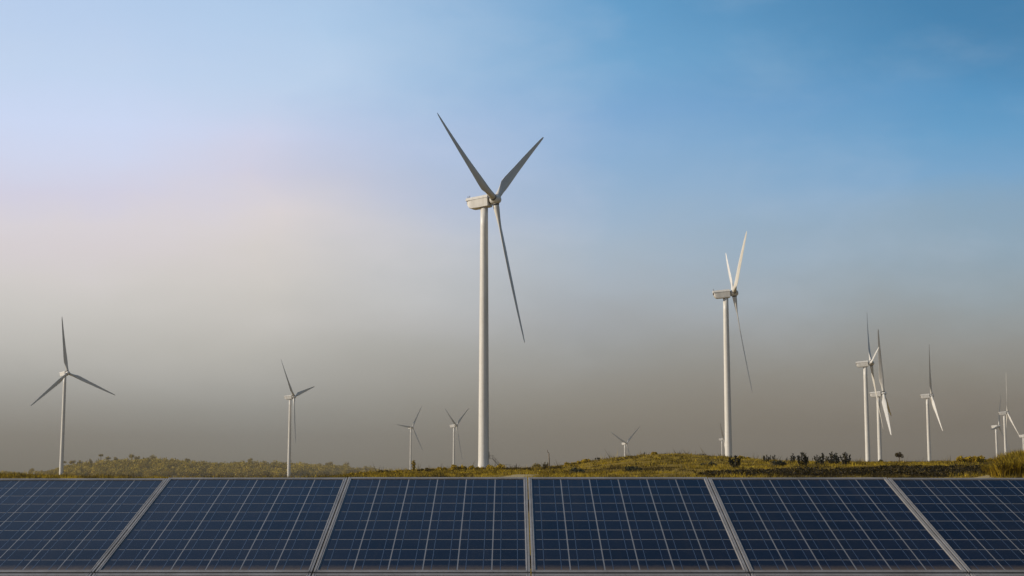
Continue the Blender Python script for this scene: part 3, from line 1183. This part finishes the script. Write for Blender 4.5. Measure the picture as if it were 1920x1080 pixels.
setp(o, 'long low wood of olive brown trees on the rise behind the turbines', 'wood', None, 'stuff')

# ---- trees standing out of the wood
EMERG = [  # px, top y, crown width px, style
    (66, 875, 9, 'tree with a small round crown above the brown wood near the field edge'),
    (124, 863.5, 12, 'flat umbrella shaped tree just beside the frontal turbine\'s tower'),
    (143, 859, 9, 'ragged thin tree second from the frontal turbine\'s tower'),
    (157, 861, 9, 'low round tree third from the frontal turbine\'s tower'),
    (175, 858.5, 7, 'narrow dark tree with a pointed crown on the wood\'s rising edge'),
    (194, 851, 12, 'tall umbrella shaped tree overtopping the rising edge of the wood'),
    (208, 856, 9, 'stubby tree next to the tall umbrella shaped one'),
    (222, 854, 7, 'small tree with a peaked crown where the wood levels off'),
    (251, 848.5, 9, 'tallest ragged tree on the top of the wood'),
    (262, 852, 9, 'wind-swept tree just past the tallest ragged one'),
    (290, 851.5, 12, 'broad low tree on the highest part of the wood'),
    (356, 856, 8, 'small triangular tree on the wood\'s skyline between the two left turbines'),
    (474, 857, 8, 'round tree on the skyline a little before the slim turbine'),
    (622, 862, 8, 'small pointed tree on the skyline past the slim turbine'),
    (652, 863.5, 10, 'round brown tree where the wood starts to sink'),
]
for i, (px, ty, cwp, lab) in enumerate(EMERG):
    d = float(wood_dist(px)) + 165
    g = ground_at(px, d)
    h = (ZC - (ty - 880) * d / FPX) - g.z
    s = d / FPX
    flat = 'umbrella' in lab
    tree('tree', g, h, cwp * s * 1.1, min((5.0 if flat else 11) * s, h * 0.8), 240, 0.8, WOODC * 0.95, lab, 'tree', 'trees rising out of the far wood', 100 + i, h * 0.03, 8)

# ---- golden bushes along the near crest and on the hill edge
BUSH = [  # px, D, width px, top y, palette, label
    (664, 110, 26, 889, 'low golden bush at the near end of the dark wood'),
    (690, 118, 34, 884, 'spreading golden bush in front of the sinking wood'),
    (722, 125, 34, 883, 'ragged olive bush next to the golden one before the wood'),
    (747, 120, 24, 881, 'bright yellow bush before the small far turbine with a level blade'),
    (800, 128, 36, 878, 'wide olive bush between the two small far turbines'),
    (832, 135, 30, 875.5, 'dark golden bush by the foot of the small turbine with raised blades'),
    (858, 140, 30, 871.5, 'tall golden bush in front of the small turbine with raised blades'),
    (886, 140, 34, 873.5, 'golden bush just beside the tallest turbine\'s tower'),
    (918, 140, 36, 873, 'golden bush hiding the foot of the tallest turbine'),
    (938, 145, 18, 871, 'small upright golden bush where the turbine stairs come down'),
    (962, 140, 34, 876, 'olive bush behind the pale path, past the stairs'),
    (985, 135, 22, 877, 'small dark bush at the end of the pale path'),
    (1045, 130, 40, 876.5, 'dense dark olive bush at the foot of the hill'),
    (1062, 150, 14, 869, 'small golden bush, lowest on the hill\'s edge'),
    (1074, 150, 12, 867.5, 'second golden bush up the hill\'s edge'),
    (1086, 150, 18, 864, 'third and wide golden bush up the hill\'s edge'),
    (1099, 152, 16, 861, 'highest golden bush on the hill\'s edge beside the flat-topped tree'),
    (1225, 158, 12, 847.5, 'little golden bush on the very top of the hill'),
    (1384, 150, 22, 855, 'golden bush behind the dark bush by the second tallest turbine'),
    (1396, 150, 14, 857, 'small golden bush just past the dark bush'),
    (1796, 120, 26, 855, 'golden bush at the near end of the clump on the field\'s skyline'),
    (1815, 120, 28, 854, 'golden bush in the middle of the clump on the field\'s skyline'),
    (1832, 120, 18, 854, 'golden bush with a dark hollow at the end of the skyline clump'),
    (1848, 125, 14, 859, 'low golden bush after the skyline clump'),
]
for i, (px, d, wp, ty, lab) in enumerate(BUSH):
    g = ground_at(px, d)
    s = d / FPX
    h = max(0.35, ZC - (ty - 1.5 - 880) * s - g.z) * 1.08
    pal = OLIVE if ('olive' in lab or 'dark bush' in lab and 'golden' not in lab) else GOLD
    g.z -= 0.04
    bush('bush', g, wp * s, h, int(700 + 500 * wp / 30), 0.085, pal, lab, 'bush', 'bushes on the grassland', 300 + i, 10)

# ---- dark young shrubs on the field
SHR = [  # px, base y, top y, width px, stems, label
    (1375, 877, 855.5, 24, 7, 'dark leafy bush with drooping arms before the second tallest turbine'),
    (1421, 864, 859.5, 8, 3, 'tiny dark shrub, the first on the skyline past the dark bush'),
    (1434, 867, 853.5, 13, 5, 'dense cone shaped dark shrub'),
    (1441.5, 864, 854, 4, 1, 'thin dark upright shrub touching the cone shaped one'),
    (1447, 865, 853.5, 5, 2, 'thin leaning dark shrub just past the cone shaped one'),
    (1471.5, 865, 857.5, 5, 2, 'little dark shrub alone between the cone shaped and the forked one'),
    (1483, 868, 851.5, 10, 3, 'forked dark shrub before the big ragged one'),
    (1502, 875, 850.5, 24, 7, 'biggest ragged dark shrub with a tall side shoot'),
    (1519.5, 867, 859.5, 4, 1, 'short leaning dark sprout past the biggest shrub'),
    (1528, 871, 853.5, 9, 3, 'blunt topped dark shrub of the middle pair'),
    (1537, 872, 851, 9, 3, 'slim topped dark shrub of the middle pair'),
    (1545.5, 869, 857, 8, 3, 'pale brown shrub between the two dark pairs'),
    (1556, 871, 849, 15, 5, 'wide armed dark shrub of the later pair'),
    (1564.5, 872, 851, 8, 3, 'straight columnar dark shrub of the later pair'),
    (1581, 871, 849, 20, 5, 'last dark shrub with spread candelabra branches'),
    (777, 882, 864.5, 6, 3, 'tall golden cactus-like shrub beside the level-bladed small turbine'),
    (967, 880, 870.5, 5, 2, 'dark sprouting plant on the crest past the stairs'),
    (1020, 881, 867, 8, 3, 'leaning leafy plant between the bare tree and the utility pole'),
    (1026, 880, 868, 4, 2, 'thin plant right beside the utility pole'),
    (1347, 858, 851.5, 5, 2, 'small brown twig plant beside the tiny far turbine'),
    (1207, 856, 848, 4, 1, 'single twig on the hill crest'),
]
for i, (px, by, ty, wp, ns, lab) in enumerate(SHR):
    best, bd = None, 1e9
    for d in np.arange(72, 160, 2.0):
        g = ground_at(px, d)
        y = 880 - (g.z - ZC) * FPX / d
        if abs(y - by) < bd:
            best, bd = d, abs(y - by)
    d = best
    g = ground_at(px, d)
    s = d / FPX
    h = ZC - (ty - 880) * s - g.z
    pal = GOLD * 0.8 if 'golden' in lab else (OLIVE * 0.9 if 'brown' in lab or 'leaning leafy' in lab or 'thin plant' in lab else DARKG)
    spiky('shrub', g, wp * s, h, ns, pal, lab, 'shrub', 'young shrubs on the field', 500 + i, 0.12, 0.22)
bush('bush', ground_at(1647, 140) - Vector((0, 0, 0.05)), 0.62, 0.42, 420, 0.07, DARKG, 'dark round bush between the towers of the close turbine pair', 'bush', 'bushes on the grassland', 390)
bush('bush', ground_at(1452, 100) - Vector((0, 0, 0.05)), 2.2, 0.5, 900, 0.08, DARKG * 1.6, 'low dark thicket below the cone shaped shrub', 'bush', 'bushes on the grassland', 391)
bush('bush', ground_at(1330, 96) - Vector((0, 0, 0.05)), 1.5, 0.35, 600, 0.08, DARKG * 1.8, 'low dark thicket on the slope below the hill top', 'bush', 'bushes on the grassland', 392)
bush('bush', ground_at(1085, 84) - Vector((0, 0, 0.05)), 1.9, 0.42, 800, 0.08, DARKG * 1.8, 'dark thicket at the bottom of the hill', 'bush', 'bushes on the grassland', 393)
bush('bush', ground_at(1190, 84) - Vector((0, 0, 0.05)), 1.4, 0.36, 600, 0.08, DARKG * 1.8, 'smaller dark thicket at the bottom of the hill, further along', 'bush', 'bushes on the grassland', 394)

# ---- single trees
g = ground_at(1681, 150)
tree('tree', g, ZC - (845.5 - 880) * 150 / FPX - g.z, 0.70, 0.80, 700, 0.07, OLIVE * 0.5, 'small round-headed tree standing alone between the turbine pair and the lone turbine', 'tree', None, 47, 0.05, 6)
d = 260
g = ground_at(1005, d)
tree('tree', g, ZC - (866.5 - 880) * d / FPX - g.z, 15 * d / FPX, 11 * d / FPX, 420, 0.13, WOODC * 0.7, 'airy nearly bare tree beside the utility pole', 'tree', None, 42, 0.07, 9)
d = 155
g = ground_at(1119, d)
tree('tree', g, ZC - (857.5 - 880) * d / FPX - g.z, 10 * d / FPX, 3.4 * d / FPX, 200, 0.08, DARKG * 1.8, 'little flat-topped tree on the side of the hill', 'tree', None, 43, 0.02, 6)
for i, (px, ty, w, lab) in enumerate([(1037, 872.5, 8, 'dark round tree in the distance just past the utility pole'), (1046, 874.5, 8, 'lower dark tree in the distance past the utility pole'), (992, 877, 8, 'dark distant tree in front of the airy bare tree')]):
    d = 300
    g = ground_at(px, d)
    tree('tree', g, ZC - (ty - 880) * d / FPX - g.z, w * d / FPX, 5 * d / FPX, 240, 0.16, WOODC * 0.55, lab, 'tree', None, 60 + i, 0.06, 6)

# ---- tall dry grass at the field's end
TALL = [(1862, 62, 0.9, 0.75), (1874, 60, 1.0, 0.95), (1888, 64, 1.2, 1.15), (1899, 60, 1.1, 1.0), (1910, 66, 1.3, 1.35), (1921, 62, 1.3, 1.2), (1881, 72, 1.1, 0.95), (1897, 76, 1.2, 1.15), (1916, 78, 1.2, 1.2), (1846, 68, 0.8, 0.55),
        (1868, 80, 0.8, 0.7)]
TLAB = ['short dry grass tussock leading the tall stand, by the pale dirt wedge', 'second dry grass tussock of the tall stand from the dirt wedge', 'leaning dry grass tussock below the clustered far turbines', 'straw tussock in front of the clustered far turbines',
        'tallest dry grass tussock, below the cut-off far turbine', 'dry tussock at the picture edge below the cut-off turbine', 'back row tussock behind the leaning one',
        'back row tussock beneath the tallest clustered turbine', 'back row tussock behind the tallest tussock', 'lowest outlying tussock before the tall stand', 'thin tussock at the back of the stand, under the shorter clustered turbine']
for i, ((px, d, w, h), lab) in enumerate(zip(TALL, TLAB)):
    tussock(ground_at(px, d), w, h * 0.84, 560, np.vstack([GOLD, OLIVE[:3]]), lab, 700 + i, 'tall dry grass tussocks')

# ---- grass cover
rng = np.random.default_rng(5)


def vnoise(x, y, s, seed):
    """Smooth value noise."""
    r = np.random.default_rng(seed)
    T = r.uniform(0, 1, (64, 64))
    x, y = x * s, y * s
    xi, yi = np.floor(x).astype(int), np.floor(y).astype(int)
    fx, fy = x - xi, y - yi
    fx, fy = fx * fx * (3 - 2 * fx), fy * fy * (3 - 2 * fy)
    g = lambda a, b: T[a % 64, b % 64]
    return (g(xi, yi) * (1 - fx) + g(xi + 1, yi) * fx) * (1 - fy) + (g(xi, yi + 1) * (1 - fx) + g(xi + 1, yi + 1) * fx) * fy


def grass(n, dmin, dmax, umin, umax, hmin, hmax, nb, wscale, power=0.7):
    q = rng.uniform(0, 1, n)
    d = (dmin ** (1 - power) + q * (dmax ** (1 - power) - dmin ** (1 - power))) ** (1 / (1 - power))
    u = rng.uniform(umin, umax, n)
    x = (u - 960) / FPX * d
    keep = np.ones(n, bool)
    for P2, W2 in PATHS:
        for p, w in zip(P2, W2):
            keep &= ((x - p.x) ** 2 + (d - p.y) ** 2) > (w * 0.48) ** 2
    x, d, u = x[keep], d[keep], u[keep]
    z = height(x, d)
    n = len(x)
    c1 = vnoise(x, d, 0.16, 1) * 0.6 + vnoise(x, d, 0.55, 2) * 0.4
    c2 = vnoise(x, d, 1.6, 3)
    # green scrubby growth on the bank that runs along the field
    bank = sm(u, 1250, 1400) * sm(d, 65, 67) * (1 - sm(d, 71, 74))
    hollow = sm(c1, 0.52, 0.70)
    dk = np.clip(0.95 * bank * sm(c2 + c1, 0.5, 0.9) + 0.9 * hollow + 0.85 * sm(c2, 0.58, 0.74), 0, 1)
    base = GOLD[rng.integers(0, 4, n)] * 0.95
    dark = OLIVE[rng.integers(0, 4, n)] * 0.42
    tint = base * (1 - dk[:, None]) + dark * dk[:, None]
    tint *= rng.uniform(0.75, 1.2, (n, 1))
    c4 = vnoise(x, d, 0.9, 8)
    hh = rng.uniform(hmin, hmax, n) * (0.35 + 1.1 * sm(c2, 0.35, 0.9) + 1.7 * sm(c4, 0.55, 0.85))
    Vs, Fs, Ts_ = [], [], []
    for k in range(nb):
        a = rng.uniform(0, 2 * np.pi, n)
        l = rng.uniform(0.15, 0.8, n) * hh
        w = np.maximum(0.012, d / 2700.0 * wscale) * rng.uniform(0.7, 1.3, n)
        off = rng.normal(0, 0.09, (n, 2))
        b = np.stack([x + off[:, 0], d + off[:, 1], z - 0.03], 1)
        a3 = rng.uniform(0, 2 * np.pi, n)
        sd = np.stack([np.cos(a3) * w, np.sin(a3) * w, np.zeros(n)], 1)
        tip = b + np.stack([np.cos(a) * l, np.sin(a) * l, hh * rng.uniform(0.6, 1.1, n)], 1)
        Vs.append(np.stack([b - sd, b + sd, tip], 1).reshape(-1, 3))
        Ts_.append(np.repeat(tint * rng.uniform(0.8, 1.2, (n, 1)), 3, 0))
    Vv = np.vstack(Vs)
    return Vv, np.arange(len(Vv)).reshape(-1, 3), np.vstack(Ts_)


V_, F_, T_ = grass(120000, 55, 175, -260, 2180, 0.06, 0.14, 4, 0.5)
o = link('grass', np_mesh('grass', V_, F_, T_), None, M_GRASS)
setp(o, 'dry golden grass with olive patches covering the field and the hill', 'grass', None, 'stuff')
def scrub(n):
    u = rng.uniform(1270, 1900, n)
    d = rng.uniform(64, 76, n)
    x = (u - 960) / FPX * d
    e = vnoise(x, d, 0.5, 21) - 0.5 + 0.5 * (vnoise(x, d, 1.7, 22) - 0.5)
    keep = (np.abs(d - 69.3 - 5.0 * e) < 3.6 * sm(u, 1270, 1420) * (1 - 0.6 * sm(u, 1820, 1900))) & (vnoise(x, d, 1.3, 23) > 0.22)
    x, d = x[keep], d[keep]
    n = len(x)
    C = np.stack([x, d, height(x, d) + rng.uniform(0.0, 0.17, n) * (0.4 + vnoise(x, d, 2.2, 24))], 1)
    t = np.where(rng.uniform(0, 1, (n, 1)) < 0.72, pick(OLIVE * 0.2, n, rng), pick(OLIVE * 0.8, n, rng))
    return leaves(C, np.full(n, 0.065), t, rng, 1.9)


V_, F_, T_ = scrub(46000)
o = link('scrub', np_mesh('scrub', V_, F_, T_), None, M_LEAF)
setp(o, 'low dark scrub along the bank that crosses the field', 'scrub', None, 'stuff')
V_, F_, T_ = grass(9000, 175, 460, 640, 2100, 0.25, 0.6, 4, 0.5)
o = link('grass', np_mesh('grass', V_, F_, T_), None, M_GRASS)
setp(o, 'thin dry grass on the far ground behind the crest', 'grass', None, 'stuff')

# ------------------------------------------------------------------ poles and small things
d = 420
g = ground_at(1030, d)
h = ZC - (849.5 - 880) * d / FPX - g.z
pole = empty('utility_pole', g)
setp(pole, 'thin leaning utility pole with a bent bracket on top beside the airy tree', 'pole')
m = MB()
m.tube([(0, 0, -0.4), (-0.12, 0, h * 0.5), (-0.22, 0, h)], [0.22, 0.19, 0.15], 8)
link('post', m.mesh('post'), pole, M_WOOD)
m = MB()
m.tube([(-0.22, 0, h - 0.1), (-0.55, 0, h + 0.25), (-0.62, 0, h + 0.85)], [0.11, 0.10, 0.08], 6)
link('bracket', m.mesh('bracket'), pole, M_RUST)
for px, top, lab in ((59.5, 884, 'thin pale post before the brown wood, nearer the picture edge'), (71, 885, 'thin pale post before the brown wood, nearer the turbine')):
    d = 900
    g = ground_at(px, d)
    h = ZC - (top - 880) * d / FPX - g.z
    p = empty('lamp_post', g)
    setp(p, lab, 'post', 'thin posts before the wood')
    m = MB()
    m.tube([(0, 0, -0.3), (0, 0, h)], [0.16, 0.12], 6)
    link('post', m.mesh('post'), p, M_STEEL)
    m = MB()
    m.tube([(-0.05, 0, h - 0.05), (0.7, 0, h + 0.1)], [0.1, 0.1], 6)
    link('arm', m.mesh('arm'), p, M_STEEL)
g = ground_at(1302, 158)
m = MB()
m.tube([(0, 0, -0.2), (0.01, 0, 0.42)], [0.025, 0.02], 6)
o = link('stake', m.mesh('stake'), None, M_WOOD, loc=g)
setp(o, 'short thin wooden stake on the far slope of the hill', 'stake')
d = 425
g = ground_at(950, d)
rl = empty('railing', g)
setp(rl, 'low pale metal railing on the ground past the turbine stairs', 'railing')
zt = ZC - (871.5 - 880) * d / FPX - g.z
for k in range(5):
    m = MB()
    xx = -0.95 + 0.475 * k
    m.box(xx - 0.05, xx + 0.05, -0.05, 0.05, -0.3, zt)
    link('post', m.mesh('post'), rl, M_STEEL)
m = MB()
m.box(-1.0, 1.0, -0.06, 0.06, zt + 0.003, zt + 0.11)
link('top_rail', m.mesh('top_rail'), rl, M_STEEL)

# ------------------------------------------------------------------ dusty air over the plain
m = MB()
zlo = float(V[:, 2].min()) - 1.0
gz_lo = float(GZ.min()) - 1.0
m.box(-6100, 6100, -6100, 6100, min(gz_lo, -76.0), 138.0)
hzm = bpy.data.materials.new('dusty_air')
hzm.use_nodes = True
ht = NT(hzm.node_tree)
ht.n.clear()
pv = ht.new('ShaderNodeVolumePrincipled')
pv.inputs['Color'].default_value = (0.42, 0.37, 0.30, 1)
pv.inputs['Density'].default_value = 0.00019
ho = ht.new('ShaderNodeOutputMaterial')
ht.l.new(pv.outputs[0], ho.inputs['Volume'])
o = link('haze', m.mesh('haze'), None, hzm)
setp(o, None, None, None, 'stuff')
